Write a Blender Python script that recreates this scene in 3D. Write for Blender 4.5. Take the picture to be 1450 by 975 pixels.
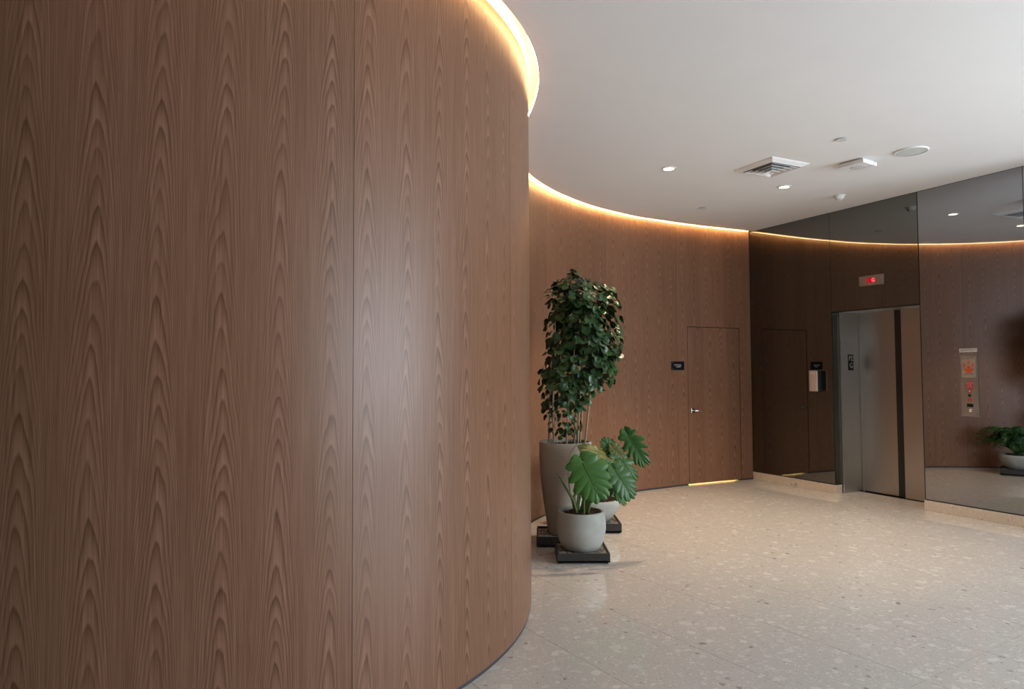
import bpy, bmesh, math, random
from mathutils import Vector, Matrix, Euler
PI = math.pi
scene = bpy.context.scene
C = scene.collection
for o in list(bpy.data.objects): bpy.data.objects.remove(o)
random.seed(7)

# ------------------------------------------------------------------ camera, light, exposure
S = 1.5 / 1.42                       # survey units -> metres
EYE = 1.5
FPX = 979.12; PITCH = 0.03983; ROLL = -0.00508
cp, sp = math.cos(PITCH), math.sin(PITCH)
FW = Vector((0, cp, sp)); UP0 = Vector((0, -sp, cp)); RT0 = Vector((1, 0, 0))
RT = RT0 * math.cos(ROLL) + UP0 * math.sin(ROLL)
UP = UP0 * math.cos(ROLL) - RT0 * math.sin(ROLL)
cam_d = bpy.data.cameras.new('camera'); cam = bpy.data.objects.new('camera', cam_d); C.objects.link(cam)
cam_d.sensor_width = 36; cam_d.lens = FPX / 1450 * 36; cam_d.clip_start = 0.05; cam_d.clip_end = 200
m = Matrix((RT, UP, -FW)).transposed().to_4x4(); m.translation = Vector((0, 0, EYE)); cam.matrix_world = m
scene.camera = cam

world = bpy.data.worlds.new('world'); scene.world = world; world.use_nodes = True
wb = world.node_tree.nodes['Background']; wb.inputs[0].default_value = (0.75, 0.86, 1.0, 1); wb.inputs[1].default_value = 1.0

def area(name, loc, rot, sx, sy, power, col):
    l = bpy.data.lights.new(name, 'AREA'); l.shape = 'RECTANGLE'; l.size = sx; l.size_y = sy; l.energy = power; l.color = col
    o = bpy.data.objects.new(name, l); C.objects.link(o); o.location = loc; o.rotation_euler = rot
    return o
# daylight outside the big lobby window on the right (window_1 is built below)
area('daylight', (8.05, 1.5, 1.745), (0, PI/2, 0), 2.51, 4.8, 690, (0.81, 0.91, 1.0))
COVE_STRENGTH = 66.0
DOWN_POWER = 185.0

scene.view_settings.view_transform = 'Standard'; scene.view_settings.look = 'None'
scene.view_settings.gamma = 1.0; scene.view_settings.use_curve_mapping = False
scene.view_settings.exposure = 0.22
scene.cycles.use_denoising = True; scene.cycles.adaptive_threshold = 0.02
scene.cycles.max_bounces = 8; scene.cycles.diffuse_bounces = 4; scene.cycles.glossy_bounces = 5

# ------------------------------------------------------------------ helpers
CEIL = 3.2627 * S
MYAW = 0.46675; MN = Vector((math.cos(MYAW), math.sin(MYAW), 0)); MD = Vector((MN.y, -MN.x, 0)); MDIST = 6.93466 * S
P0 = Vector((3.16 * S, 9.137 * S, 0)); P0 += MN * (MDIST - P0.dot(MN))
MROT = math.atan2(MD.y, MD.x)
EYEV = Vector((0, 0, EYE))
def ray(u, v): return FW + RT * ((u - 725) / FPX) - UP * ((v - 487.5) / FPX)
def at_z(u, v, z): d = ray(u, v); return EYEV + d * ((z - EYE) / d.z)
def at_y(u, v, y): d = ray(u, v); return EYEV + d * (y / d.y)
def at_mirror(u, v, depth=0.0):
    d = ray(u, v); k = (MDIST + depth - EYEV.dot(MN)) / d.dot(MN); p = EYEV + d * k
    return (p - P0).dot(MD), p.z
def mw(t, depth, z): return P0 + MD * t + MN * depth + Vector((0, 0, z))    # depth > 0 is behind the glass

def srgb(r, g, b):
    f = lambda c: (c/12.92 if c <= 0.04045 else ((c+0.055)/1.055)**2.4)
    return (f(r/255), f(g/255), f(b/255), 1)

class MB:
    def __init__(s): s.v = []; s.f = []; s.uv = None
    def quad(s, a, b, c, d):
        n = len(s.v); s.v += [tuple(a), tuple(b), tuple(c), tuple(d)]; s.f.append((n, n+1, n+2, n+3))
    def box(s, x0, x1, y0, y1, z0, z1, b=0.0):
        n = len(s.v)
        if b <= 0:
            for z in (z0, z1):
                s.v += [(x0,y0,z),(x1,y0,z),(x1,y1,z),(x0,y1,z)]
            s.f += [(n+3,n+2,n+1,n),(n+4,n+5,n+6,n+7)] + [(n+i, n+(i+1)%4, n+4+(i+1)%4, n+4+i) for i in range(4)]
        else:
            bm = bmesh.new(); bmesh.ops.create_cube(bm, size=1)
            for q in bm.verts: q.co = Vector(((x0+x1)/2+q.co.x*(x1-x0), (y0+y1)/2+q.co.y*(y1-y0), (z0+z1)/2+q.co.z*(z1-z0)))
            bmesh.ops.bevel(bm, geom=bm.edges[:], offset=b, segments=2, affect='EDGES', profile=0.6)
            s.add_bm(bm)
        return s
    def add_bm(s, bm):
        n = len(s.v); bm.verts.ensure_lookup_table(); bm.verts.index_update()
        s.v += [tuple(q.co) for q in bm.verts]; s.f += [tuple(n+q.index for q in f.verts) for f in bm.faces]; bm.free()
    def tube(s, pts, radii, seg=8, cap=True):
        pts = [Vector(p) for p in pts]; n0 = len(s.v); ref = None
        for i, p in enumerate(pts):
            t = (pts[min(i+1, len(pts)-1)] - pts[max(i-1, 0)]).normalized()
            if ref is None: ref = t.orthogonal().normalized()
            ref = (ref - t*ref.dot(t)).normalized(); bi = t.cross(ref)
            r = radii[i] if hasattr(radii, '__len__') else radii
            for k in range(seg):
                a = 2*PI*k/seg; s.v.append(tuple(p + (ref*math.cos(a)+bi*math.sin(a))*r))
        for i in range(len(pts)-1):
            for k in range(seg):
                a = n0+i*seg+k; b = n0+i*seg+(k+1)%seg; s.f.append((a, b, b+seg, a+seg))
        if cap:
            s.f.append(tuple(n0+k for k in range(seg))[::-1]); s.f.append(tuple(n0+(len(pts)-1)*seg+k for k in range(seg)))
        return s
    def lathe(s, prof, seg=48, c=(0,0,0)):
        n0 = len(s.v); k = len(prof)
        for i in range(seg):
            a = 2*PI*i/seg
            for r, z in prof: s.v.append((c[0]+r*math.cos(a), c[1]+r*math.sin(a), c[2]+z))
        for i in range(seg):
            for j in range(k-1):
                a = n0+i*k+j; b = n0+((i+1)%seg)*k+j; s.f.append((a, b, b+1, a+1))
        return s
    def build(s, name, mat, parent=None, smooth=False, loc=None, rz=None):
        me = bpy.data.meshes.new(name); me.from_pydata(s.v, [], s.f); me.validate(); me.update()
        bm = bmesh.new(); bm.from_mesh(me)
        bmesh.ops.remove_doubles(bm, verts=bm.verts[:], dist=1e-6)
        bmesh.ops.recalc_face_normals(bm, faces=bm.faces[:]); bm.to_mesh(me); bm.free()
        return link(name, me, mat, parent, smooth, loc, rz)

def link(name, me, mat, parent=None, smooth=False, loc=None, rz=None):
    if mat is not None and not me.materials: me.materials.append(mat)
    if smooth:
        for p in me.polygons: p.use_smooth = True
        try: me.set_sharp_from_angle(angle=math.radians(42))
        except Exception: pass
    o = bpy.data.objects.new(name, me); C.objects.link(o); o.parent = parent
    if loc is not None: o.location = loc
    if rz is not None: o.rotation_euler = (0, 0, rz)
    return o
def empty(name, loc=(0,0,0), rz=0.0):
    o = bpy.data.objects.new(name, None); C.objects.link(o); o.location = loc; o.rotation_euler = (0,0,rz); o.empty_display_size = .1; return o
def tag(o, label=None, cat=None, group=None, kind=None):
    if label: o['label'] = label
    if cat: o['category'] = cat
    if group: o['group'] = group
    if kind: o['kind'] = kind
    return o
def text(name, body, size, mat, parent, loc, rot=(PI/2,0,0), ext=0.0006, sx=1.0):
    cu = bpy.data.curves.new('t', 'FONT'); cu.body = body; cu.size = size; cu.align_x = 'CENTER'; cu.align_y = 'CENTER'; cu.extrude = ext
    o = bpy.data.objects.new('t', cu); C.objects.link(o)
    dg = bpy.context.evaluated_depsgraph_get(); me = bpy.data.meshes.new_from_object(o.evaluated_get(dg)); me.name = name
    bpy.data.objects.remove(o); bpy.data.curves.remove(cu); me.materials.clear()
    r = link(name, me, mat, parent); r.location = loc; r.rotation_euler = rot; r.scale = (sx, 1, 1); return r

# ------------------------------------------------------------------ materials
class NT:
    def __init__(s, name):
        s.m = bpy.data.materials.new(name); s.m.use_nodes = True; s.t = s.m.node_tree; s.n = s.t.nodes
        s.b = s.n['Principled BSDF']
    def new(s, k, **kw):
        q = s.n.new(k)
        for a, v in kw.items(): setattr(q, a, v)
        return q
    def L(s, a, b): s.t.links.new(a, b)
    def put(s, sock, v):
        if hasattr(v, 'is_linked') or hasattr(v, 'links'): s.L(v, sock)
        else: sock.default_value = v
    def math(s, op, a, b=0.0, c=None):
        q = s.new('ShaderNodeMath', operation=op); s.put(q.inputs[0], a); s.put(q.inputs[1], b)
        if c is not None: s.put(q.inputs[2], c)
        return q.outputs[0]
    def comb(s, x, y, z):
        q = s.new('ShaderNodeCombineXYZ'); s.put(q.inputs[0], x); s.put(q.inputs[1], y); s.put(q.inputs[2], z); return q.outputs[0]
    def noise(s, vec, scale, detail=2.0, rough=0.5, out='Fac'):
        q = s.new('ShaderNodeTexNoise'); s.L(vec, q.inputs['Vector']); q.inputs['Scale'].default_value = scale
        q.inputs['Detail'].default_value = detail; q.inputs['Roughness'].default_value = rough; return q.outputs[out]
    def ramp(s, fac, stops, interp='LINEAR'):
        q = s.new('ShaderNodeValToRGB'); q.color_ramp.interpolation = interp; e = q.color_ramp.elements
        while len(e) < len(stops): e.new(0.5)
        for i, (p, c) in enumerate(stops): e[i].position = p; e[i].color = c if len(c) == 4 else (*c, 1)
        s.L(fac, q.inputs[0]); return q.outputs[0]
    def mix(s, fac, a, b, mode='MIX'):
        q = s.new('ShaderNodeMix', data_type='RGBA', blend_type=mode); s.put(q.inputs[0], fac); s.put(q.inputs[6], a); s.put(q.inputs[7], b); return q.outputs[2]
    def bump(s, h, strength, dist=0.01):
        q = s.new('ShaderNodeBump'); q.inputs['Strength'].default_value = strength; q.inputs['Distance'].default_value = dist; s.L(h, q.inputs['Height']); s.L(q.outputs[0], s.b.inputs['Normal'])

def plain(name, col, rough=0.5, metal=0.0, spec=0.5, var=0.04, scale=30.0, emit=None, es=0.0, coat=0.0):
    t = NT(name); tc = t.new('ShaderNodeTexCoord')
    n = t.noise(tc.outputs['Object'], scale, 3)
    hi = tuple(min(1, c*(1+var)) for c in col[:3]) + (1,); lo = tuple(c*(1-var) for c in col[:3]) + (1,)
    t.L(t.ramp(n, [(0.3, lo), (0.7, hi)]), t.b.inputs['Base Color'])
    t.b.inputs['Roughness'].default_value = rough; t.b.inputs['Metallic'].default_value = metal
    t.b.inputs['Specular IOR Level'].default_value = spec; t.b.inputs['Coat Weight'].default_value = coat
    if emit: t.b.inputs['Emission Color'].default_value = emit; t.b.inputs['Emission Strength'].default_value = es
    return t.m

def wood_mat():
    t = NT('walnut_veneer'); uv = t.new('ShaderNodeUVMap', uv_map='UVMap'); sep = t.new('ShaderNodeSeparateXYZ'); t.L(uv.outputs[0], sep.inputs[0])
    u, v = sep.outputs[0], sep.outputs[1]; W = 0.205
    q = t.math('DIVIDE', u, W); leaf = t.math('FLOOR', q)
    wn = t.new('ShaderNodeTexWhiteNoise', noise_dimensions='1D'); t.L(leaf, wn.inputs['W']); rnd = wn.outputs['Value']
    s0 = t.math('MULTIPLY', t.math('SUBTRACT', t.math('FRACT', q), 0.5), W)
    # the heart of each leaf wanders a little with height
    wand = t.noise(t.comb(t.math('MULTIPLY', leaf, 3.7), t.math('MULTIPLY', v, 0.9), 0.0), 1.0, 1)
    s1 = t.math('ADD', s0, t.math('MULTIPLY', t.math('SUBTRACT', wand, 0.5), 0.05))
    irr = t.noise(t.comb(t.math('MULTIPLY', s0, 26.0), t.math('MULTIPLY', v, 3.2), t.math('MULTIPLY', leaf, 5.3)), 1.0, 2)
    irr2 = t.noise(t.comb(t.math('MULTIPLY', s0, 9.0), t.math('MULTIPLY', v, 1.1), t.math('ADD', t.math('MULTIPLY', leaf, 2.1), 40)), 1.0, 1)
    drop = t.math('MULTIPLY', t.math('POWER', t.math('ABSOLUTE', s1), 1.85), 92.0)
    ph = t.math('ADD', t.math('ADD', v, drop), t.math('MULTIPLY', rnd, 9.0))
    ph = t.math('ADD', ph, t.math('MULTIPLY', irr, 0.12)); ph = t.math('ADD', ph, t.math('MULTIPLY', irr2, 0.60))
    ph = t.math('DIVIDE', ph, 0.125)
    ring = t.math('FRACT', ph)
    rid = t.new('ShaderNodeTexWhiteNoise', noise_dimensions='1D'); t.L(t.math('FLOOR', ph), rid.inputs['W'])
    prof = t.ramp(ring, [(0.0, (.62,.62,.62)), (0.08, (.9,.9,.9)), (0.45, (.75,.75,.75)), (0.78, (.42,.42,.42)), (0.93, (.08,.08,.08)), (1.0, (.5,.5,.5))])
    amp = t.math('ADD', 0.24, t.math('MULTIPLY', rid.outputs['Value'], 0.58))
    edge = t.math('SUBTRACT', 1.0, t.math('MULTIPLY', t.math('ABSOLUTE', s0), 5.0))     # straight-grained leaf edges are calmer
    amp = t.math('MULTIPLY', amp, t.math('MAXIMUM', edge, 0.45))
    fac = t.math('ADD', 0.58, t.math('MULTIPLY', t.math('SUBTRACT', prof, 0.6), amp))
    fib = t.noise(t.comb(t.math('MULTIPLY', u, 420.0), t.math('MULTIPLY', v, 5.0), 0.0), 1.0, 2, 0.6)
    fib2 = t.noise(t.comb(t.math('MULTIPLY', u, 110.0), t.math('MULTIPLY', v, 1.3), 4.0), 1.0, 2, 0.6)
    fac = t.math('ADD', fac, t.math('MULTIPLY', t.math('SUBTRACT', fib, 0.5), 0.55))
    fac = t.math('ADD', fac, t.math('MULTIPLY', t.math('SUBTRACT', fib2, 0.5), 0.55))
    fac = t.math('ADD', fac, t.math('MULTIPLY', t.math('SUBTRACT', rnd, 0.5), 0.10))
    big = t.noise(t.comb(t.math('MULTIPLY', u, 0.9), t.math('MULTIPLY', v, 0.5), 9.0), 1.0, 1)
    col = t.ramp(fac, [(0.0, WOOD[0]), (0.42, WOOD[1]), (0.75, WOOD[2]), (1.0, WOOD[3])])
    col = t.mix(t.math('MULTIPLY', t.math('SUBTRACT', big, 0.35), 0.5), col, (0.23, 0.088, 0.036, 1), 'MIX')
    t.L(col, t.b.inputs['Base Color'])
    t.b.inputs['Roughness'].default_value = 0.37; t.b.inputs['Specular IOR Level'].default_value = 0.28
    t.bump(fib, 0.06, 0.002)
    return t.m
WOOD = [(0.055, 0.0228, 0.0094, 1), (0.137, 0.0660, 0.0350, 1), (0.230, 0.121, 0.076, 1), (0.318, 0.182, 0.126, 1)]

def terrazzo(name, base, chip, chip2, dark, rough, sc=1.0, density=1.0):
    t = NT(name); g = t.new('ShaderNodeNewGeometry'); pos = g.outputs['Position']
    wob = t.noise(pos, 9*sc, 2, out='Color'); vm = t.new('ShaderNodeVectorMath', operation='MULTIPLY_ADD'); t.L(wob, vm.inputs[0]); vm.inputs[1].default_value = (.075/sc,)*3; t.L(pos, vm.inputs[2])
    p = vm.outputs[0]
    col = t.ramp(t.noise(pos, 160*sc, 3, 0.7), [(0.3, tuple(c*.86 for c in base[:3])), (0.5, base), (0.72, tuple(min(1, c*1.1) for c in base[:3]))])
    def chips(col, scale, thr, prob, c_lo, c_hi, edge=0.06, mul=1.0):
        v = t.new('ShaderNodeTexVoronoi', voronoi_dimensions='3D'); t.L(p, v.inputs['Vector']); v.inputs['Scale'].default_value = scale*sc
        sepc = t.new('ShaderNodeSeparateColor'); t.L(v.outputs['Color'], sepc.inputs[0])
        r = t.math('MULTIPLY', sepc.outputs[0], thr)
        inside = t.math('MULTIPLY', t.math('SUBTRACT', r, v.outputs['Distance']), 1.0/edge)
        inside = t.math('MINIMUM', t.math('MAXIMUM', inside, 0.0), 1.0)
        keep = t.math('LESS_THAN', sepc.outputs[1], prob); mask = t.math('MULTIPLY', t.math('MULTIPLY', inside, keep), mul)
        cc = t.mix(sepc.outputs[2], c_lo, c_hi); return t.mix(mask, col, cc)
    col = chips(col, 75, 0.75, 0.5*density, base, chip, 0.1, 0.7)
    col = chips(col, 40, 0.66, 0.36*density, chip2, chip, 0.07, 0.7)
    col = chips(col, 15, 0.55, 0.40*density, chip2, chip, 0.04, 0.85)
    col = chips(col, 27, 0.50, 0.07*density, dark, tuple(c*1.7 for c in dark[:3])+(1,), 0.05, 0.85)
    col = chips(col, 95, 0.55, 0.10*density, dark, tuple(c*1.5 for c in dark[:3])+(1,), 0.08, 0.8)
    t.L(col, t.b.inputs['Base Color']); t.b.inputs['Roughness'].default_value = rough; t.b.inputs['Specular IOR Level'].default_value = 0.9
    return t.m

def mirror_mat(name, col, rough=0.015):
    t = NT(name); t.b.inputs['Base Color'].default_value = col; t.b.inputs['Metallic'].default_value = 1.0; t.b.inputs['Roughness'].default_value = rough
    tc = t.new('ShaderNodeTexCoord'); n = t.noise(tc.outputs['Object'], 0.8, 1)
    t.L(t.math('ADD', rough, t.math('MULTIPLY', n, 0.01)), t.b.inputs['Roughness']); return t.m

def steel_mat(name, col, rough):
    t = NT(name); tc = t.new('ShaderNodeTexCoord'); mp = t.new('ShaderNodeMapping'); t.L(tc.outputs['Object'], mp.inputs[0]); mp.inputs['Scale'].default_value = (260, 260, 6)
    n = t.noise(mp.outputs[0], 1.0, 2)
    t.L(t.ramp(n, [(0.25, tuple(c*.88 for c in col[:3])), (0.75, col)]), t.b.inputs['Base Color'])
    t.b.inputs['Metallic'].default_value = 1.0; t.L(t.math('ADD', rough-0.06, t.math('MULTIPLY', n, 0.12)), t.b.inputs['Roughness']); return t.m

def leaf_mat(name, c0, c1, rough=0.38, trans=0.12):
    t = NT(name); oi = t.new('ShaderNodeObjectInfo'); tc = t.new('ShaderNodeTexCoord')
    n = t.noise(tc.outputs['Object'], 14, 2)
    f = t.math('ADD', t.math('MULTIPLY', oi.outputs['Random'], 0.6), t.math('MULTIPLY', n, 0.5))
    t.L(t.ramp(f, [(0.1, c0), (0.95, c1)]), t.b.inputs['Base Color']); t.b.inputs['Roughness'].default_value = rough
    t.b.inputs['Specular IOR Level'].default_value = 0.38
    t.b.inputs['Transmission Weight'].default_value = 0.0
    return t.m

M = {}
M['wood'] = wood_mat()
M['ceiling'] = plain('ceiling_paint', (0.80, 0.79, 0.78, 1), 0.9, spec=0.2, var=0.01, scale=3)
M['white'] = plain('white_plastic', (0.80, 0.80, 0.79, 1), 0.45, var=0.02)
M['grey_white'] = plain('speaker_grille_paint', (0.62, 0.64, 0.62, 1), 0.6, var=0.04, scale=300)
M['plaster'] = plain('cove_plaster', (0.85, 0.83, 0.80, 1), 0.9, var=0.02)
M['dark'] = plain('dark_substrate', (0.012, 0.011, 0.010, 1), 0.7, var=0.2)
M['kick'] = plain('dark_grey_kick', (0.035, 0.037, 0.042, 1), 0.5, var=0.1)
M['floor'] = terrazzo('terrazzo_floor', (0.585, 0.54, 0.49, 1), (0.765, 0.73, 0.68, 1), (0.645, 0.60, 0.545, 1), (0.28, 0.25, 0.22, 1), 0.035)
M['stone'] = terrazzo('terrazzo_base', (0.70, 0.60, 0.50, 1), (0.80, 0.73, 0.64, 1), (0.74, 0.65, 0.55, 1), (0.30, 0.22, 0.15, 1), 0.22, 1.6)
M['grout'] = plain('joint_filler', (0.10, 0.085, 0.07, 1), 0.7)
M['mirror_dark'] = mirror_mat('bronze_mirror', (0.205, 0.210, 0.200, 1))
M['mirror_grey'] = mirror_mat('grey_mirror', (0.36, 0.37, 0.39, 1))
M['edge'] = plain('mirror_edge', (0.02, 0.02, 0.02, 1), 0.25, var=0.1)
M['steel'] = steel_mat('brushed_steel', (0.50, 0.47, 0.44, 1), 0.34)
M['steel_jamb'] = steel_mat('satin_steel', (0.66, 0.68, 0.69, 1), 0.42)
M['chrome'] = plain('chrome', (0.75, 0.76, 0.78, 1), 0.12, metal=1.0, var=0.01)
M['black'] = plain('black_plastic', (0.012, 0.013, 0.015, 1), 0.35, var=0.1)
M['cover'] = plain('beige_plastic', (0.42, 0.35, 0.31, 1), 0.4, var=0.02)
M['black_plate'] = plain('black_acrylic', (0.008, 0.009, 0.011, 1), 0.25, var=0.1)
M['ink_light'] = plain('light_lettering', (0.55, 0.52, 0.48, 1), 0.5)
M['ink_dark'] = plain('dark_lettering', (0.05, 0.03, 0.025, 1), 0.6)
M['plate'] = steel_mat('panel_steel', (0.42, 0.39, 0.36, 1), 0.45)
M['paper'] = plain('label_paper', (0.62, 0.55, 0.50, 1), 0.7)
M['tan'] = plain('tan_notice', (0.38, 0.30, 0.22, 1), 0.6)
M['orange'] = plain('orange_print', (0.72, 0.085, 0.02, 1), 0.5)
M['red'] = plain('red_print', (0.50, 0.02, 0.025, 1), 0.5)
M['red_lens'] = plain('red_display_lens', (0.25, 0.002, 0.006, 1), 0.3, emit=(0.6, 0.0, 0.012, 1), es=0.45)
M['red_digit'] = plain('red_led_segments', (0.8, 0.05, 0.08, 1), 0.4, emit=(1.0, 0.09, 0.13, 1), es=2.2)
M['led'] = plain('warm_led_strip', (1, 0.8, 0.5, 1), 0.5, emit=(1.0, 0.62, 0.27, 1), es=COVE_STRENGTH)
M['lamp'] = plain('downlight_lens', (1, 0.95, 0.85, 1), 0.5, emit=(1.0, 0.82, 0.58, 1), es=6.0)
M['glass'] = None
M['pot_grey'] = plain('grey_concrete_pot', (0.325, 0.33, 0.30, 1), 0.75, var=0.10, scale=9)
M['soil'] = plain('bark_soil', (0.055, 0.028, 0.018, 1), 0.95, var=0.7, scale=45)
M['tray'] = plain('charcoal_tray', (0.028, 0.026, 0.025, 1), 0.45, var=0.15)
M['gravel'] = plain('pale_gravel', (0.30, 0.26, 0.22, 1), 0.85, var=0.6, scale=60)
M['cane'] = plain('pale_cane', (0.30, 0.235, 0.15, 1), 0.75, var=0.25, scale=40)
M['petiole'] = plain('green_petiole', (0.085, 0.15, 0.035, 1), 0.5, var=0.2)
M['root'] = plain('tan_aerial_root', (0.24, 0.17, 0.07, 1), 0.7, var=0.2)
M['aralia'] = leaf_mat('aralia_leaf', (0.010, 0.030, 0.010, 1), (0.035, 0.085, 0.022, 1), 0.36)
M['monstera'] = leaf_mat('monstera_leaf', (0.020, 0.075, 0.013, 1), (0.055, 0.150, 0.024, 1), 0.42)
M['monstera_old'] = leaf_mat('yellowish_monstera_leaf', (0.06, 0.085, 0.018, 1), (0.115, 0.125, 0.028, 1), 0.45)
M['fern'] = leaf_mat('fern_leaf', (0.014, 0.05, 0.014, 1), (0.045, 0.12, 0.03, 1), 0.35)
M['wall'] = plain('dark_painted_wall', (0.06, 0.048, 0.04, 1), 0.85, var=0.02)
M['closet'] = plain('closet_paint', (0.75, 0.68, 0.55, 1), 0.9)
M['frame'] = plain('window_frame_metal', (0.06, 0.06, 0.065, 1), 0.4, metal=0.6)

def tall_pot_mat():
    t = NT('ribbed_fibre_clay_pot'); tc = t.new('ShaderNodeTexCoord'); sepn = t.new('ShaderNodeSeparateXYZ'); t.L(tc.outputs['Object'], sepn.inputs[0])
    n = t.noise(tc.outputs['Object'], 6, 3); nz = t.noise(t.comb(0.0, 0.0, t.math('MULTIPLY', sepn.outputs[2], 95.0)), 1.0, 2, 0.6)
    t.L(t.ramp(t.math('ADD', t.math('MULTIPLY', n, 0.35), t.math('MULTIPLY', nz, 0.65)), [(0.3, (0.34, 0.302, 0.245)), (0.7, (0.48, 0.432, 0.36))]), t.b.inputs['Base Color'])
    t.b.inputs['Roughness'].default_value = 0.8; t.bump(nz, 0.5, 0.006); return t.m
M['pot_tall'] = tall_pot_mat()
def glass_mat():
    t = NT('window_glass'); tr = t.new('ShaderNodeBsdfTransparent'); gl = t.new('ShaderNodeBsdfGlossy'); gl.inputs['Roughness'].default_value = 0.02
    mx = t.new('ShaderNodeMixShader'); mx.inputs[0].default_value = 0.06; t.L(tr.outputs[0], mx.inputs[1]); t.L(gl.outputs[0], mx.inputs[2]); t.L(mx.outputs[0], t.n['Material Output'].inputs[0]); return t.m
M['glass'] = glass_mat()

# ------------------------------------------------------------------ the curved timber wall (plan curve)
RAD = 2.25; CX, CY = 0.112 - RAD, 4.35
ctrl = []
a0 = -100
tx, ty = math.sin(math.radians(-a0)), 0
pt = lambda a: (CX + RAD*math.cos(math.radians(a)), CY + RAD*math.sin(math.radians(a)))
q0 = pt(a0); dirx, diry = -math.cos(math.radians(a0+90)), -math.sin(math.radians(a0+90))
for k in (4.0, 3.0, 2.0, 1.0): ctrl.append((q0[0]+dirx*k, q0[1]+diry*k))
for a in range(a0, 1, 10): ctrl.append(pt(a))
ctrl += [(0.092, 4.70), (0.040, 5.08), (-0.005, 5.50), (0.010, 5.92), (0.075, 6.27), (0.178, 6.575), (0.326, 6.890), (0.50, 7.185), (0.835, 7.64),
         (1.20, 8.00), (1.50, 8.245), (1.83, 8.45), (2.165, 8.65), (2.55, 8.845), (2.90, 9.01), (3.16, 9.137), (3.42, 9.262), (3.7, 9.39)]
ctrl = [Vector((x*S, y*S, 0)) for x, y in ctrl]
def catmull(P, n=24):
    out = []
    for i in range(1, len(P)-2):
        p0, p1, p2, p3 = P[i-1:i+3]
        for k in range(n):
            t = k/n; out.append(0.5*((2*p1)+(p2-p0)*t+(2*p0-5*p1+4*p2-p3)*t*t+(3*p1-p0-3*p2+p3)*t**3))
    out.append(P[-2]); return out
fine = catmull(ctrl)
acc = [0.0]
for i in range(1, len(fine)): acc.append(acc[-1] + (fine[i]-fine[i-1]).length)
SLEN = acc[-1]
import bisect
def cpos(s):
    s = min(max(s, 0), SLEN); i = min(max(bisect.bisect_right(acc, s)-1, 0), len(fine)-2)
    return fine[i].lerp(fine[i+1], (s-acc[i])/(acc[i+1]-acc[i]))
def ctan(s): return (cpos(s+0.02) - cpos(s-0.02)).normalized()
def cnor(s): t = ctan(s); return Vector((t.y, -t.x, 0))          # towards the room
def cw(s, off, z): return cpos(s) + cnor(s)*off + Vector((0, 0, z))
def s_px(u, lo, hi):                                              # arc position seen at column u, searched for plan depth lo..hi
    best = None
    for i in range(len(fine)-1):
        if not lo*S <= fine[i].y <= hi*S: continue
        d = ray(u, 530); k = d.x/d.y
        a, b = fine[i].x - k*fine[i].y, fine[i+1].x - k*fine[i+1].y
        if a*b <= 0: best = acc[i] + (acc[i+1]-acc[i])*a/(a-b+1e-12); break
    return best
def slab(name, s0, s1, z0, z1, front, back, mat, parent, step=0.05, u0=0.0):
    n = max(2, int(math.ceil((s1-s0)/step))); bm = bmesh.new(); uvl = bm.loops.layers.uv.new('UVMap'); rows = []
    for i in range(n+1):
        s = s0 + (s1-s0)*i/n
        rows.append((s, [bm.verts.new(cw(s, o, z)) for o, z in ((front, z0), (front, z1), (back, z1), (back, z0))]))
    def face(vs, uvs):
        f = bm.faces.new(vs); f.smooth = True
        for l, c in zip(f.loops, uvs): l[uvl].uv = c
        return f
    for (sa, A), (sb, B) in zip(rows[:-1], rows[1:]):
        ua, ub = sa-u0, sb-u0
        face((A[0], B[0], B[1], A[1]), ((ua, z0), (ub, z0), (ub, z1), (ua, z1)))
        face((A[1], B[1], B[2], A[2]), ((ua, z1), (ub, z1), (ub, z1+.02), (ua, z1+.02)))
        face((A[2], B[2], B[3], A[3]), ((ua, z1), (ub, z1), (ub, z0), (ua, z0)))
        face((A[3], B[3], B[0], A[0]), ((ua, z0-.02), (ub, z0-.02), (ub, z0), (ua, z0)))
    for sgn, (s, R) in ((1, rows[0]), (-1, rows[-1])):
        f = face(R if sgn < 0 else R[::-1], ((s-u0, z0), (s-u0, z1), (s-u0+.02, z1), (s-u0+.02, z0)))
    bmesh.ops.recalc_face_normals(bm, faces=bm.faces[:])
    me = bpy.data.meshes.new(name); bm.to_mesh(me); bm.free(); me.set_sharp_from_angle(angle=math.radians(40))
    return link(name, me, mat, parent)

S_NEAR = s_px(500, 2.0, 4.2)
S_A, S_B = s_px(775, 6.4, 9.5), s_px(959.5, 6.4, 9.5)
S_D0, S_D1 = s_px(974.3, 6.4, 9.5), s_px(1047.5, 6.4, 9.5)
S_END = 0.0
for i in range(len(fine)-1):
    if (fine[i].dot(MN)-MDIST) * (fine[i+1].dot(MN)-MDIST) <= 0: S_END = acc[i]
S_END -= 0.004
dpos = cpos(S_D0); DTOP = EYE + (at_y(975, 462.5, dpos.y).z - EYE)
GAP = 0.007; KICK = 0.022; PT = 0.018
# backing
wl = MB()
def back_piece(s0, s1, z0, z1):
    n = max(2, int((s1-s0)/0.1)); n0 = len(wl.v)
    for i in range(n+1):
        s = s0+(s1-s0)*i/n
        for o, z in ((-PT-.002, z0), (-PT-.002, z1), (-.10, z1), (-.10, z0)): wl.v.append(tuple(cw(s, o, z)))
    for i in range(n):
        for k in range(4):
            a = n0+i*4+k; b = n0+i*4+(k+1)%4; wl.f.append((a, a+4, b+4, b))
    wl.f.append((n0, n0+1, n0+2, n0+3)); e = n0+n*4; wl.f.append((e+3, e+2, e+1, e))
back_piece(0.0, S_D0-.01, 0, CEIL+.15); back_piece(S_D0-.01, S_D1+.01, DTOP+.004, CEIL+.15); back_piece(S_D1+.01, S_END, 0, CEIL+.15)
wall_left = tag(wl.build('wall_left', M['dark']), 'curved timber-panelled wall sweeping through the lobby', kind='structure')
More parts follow.
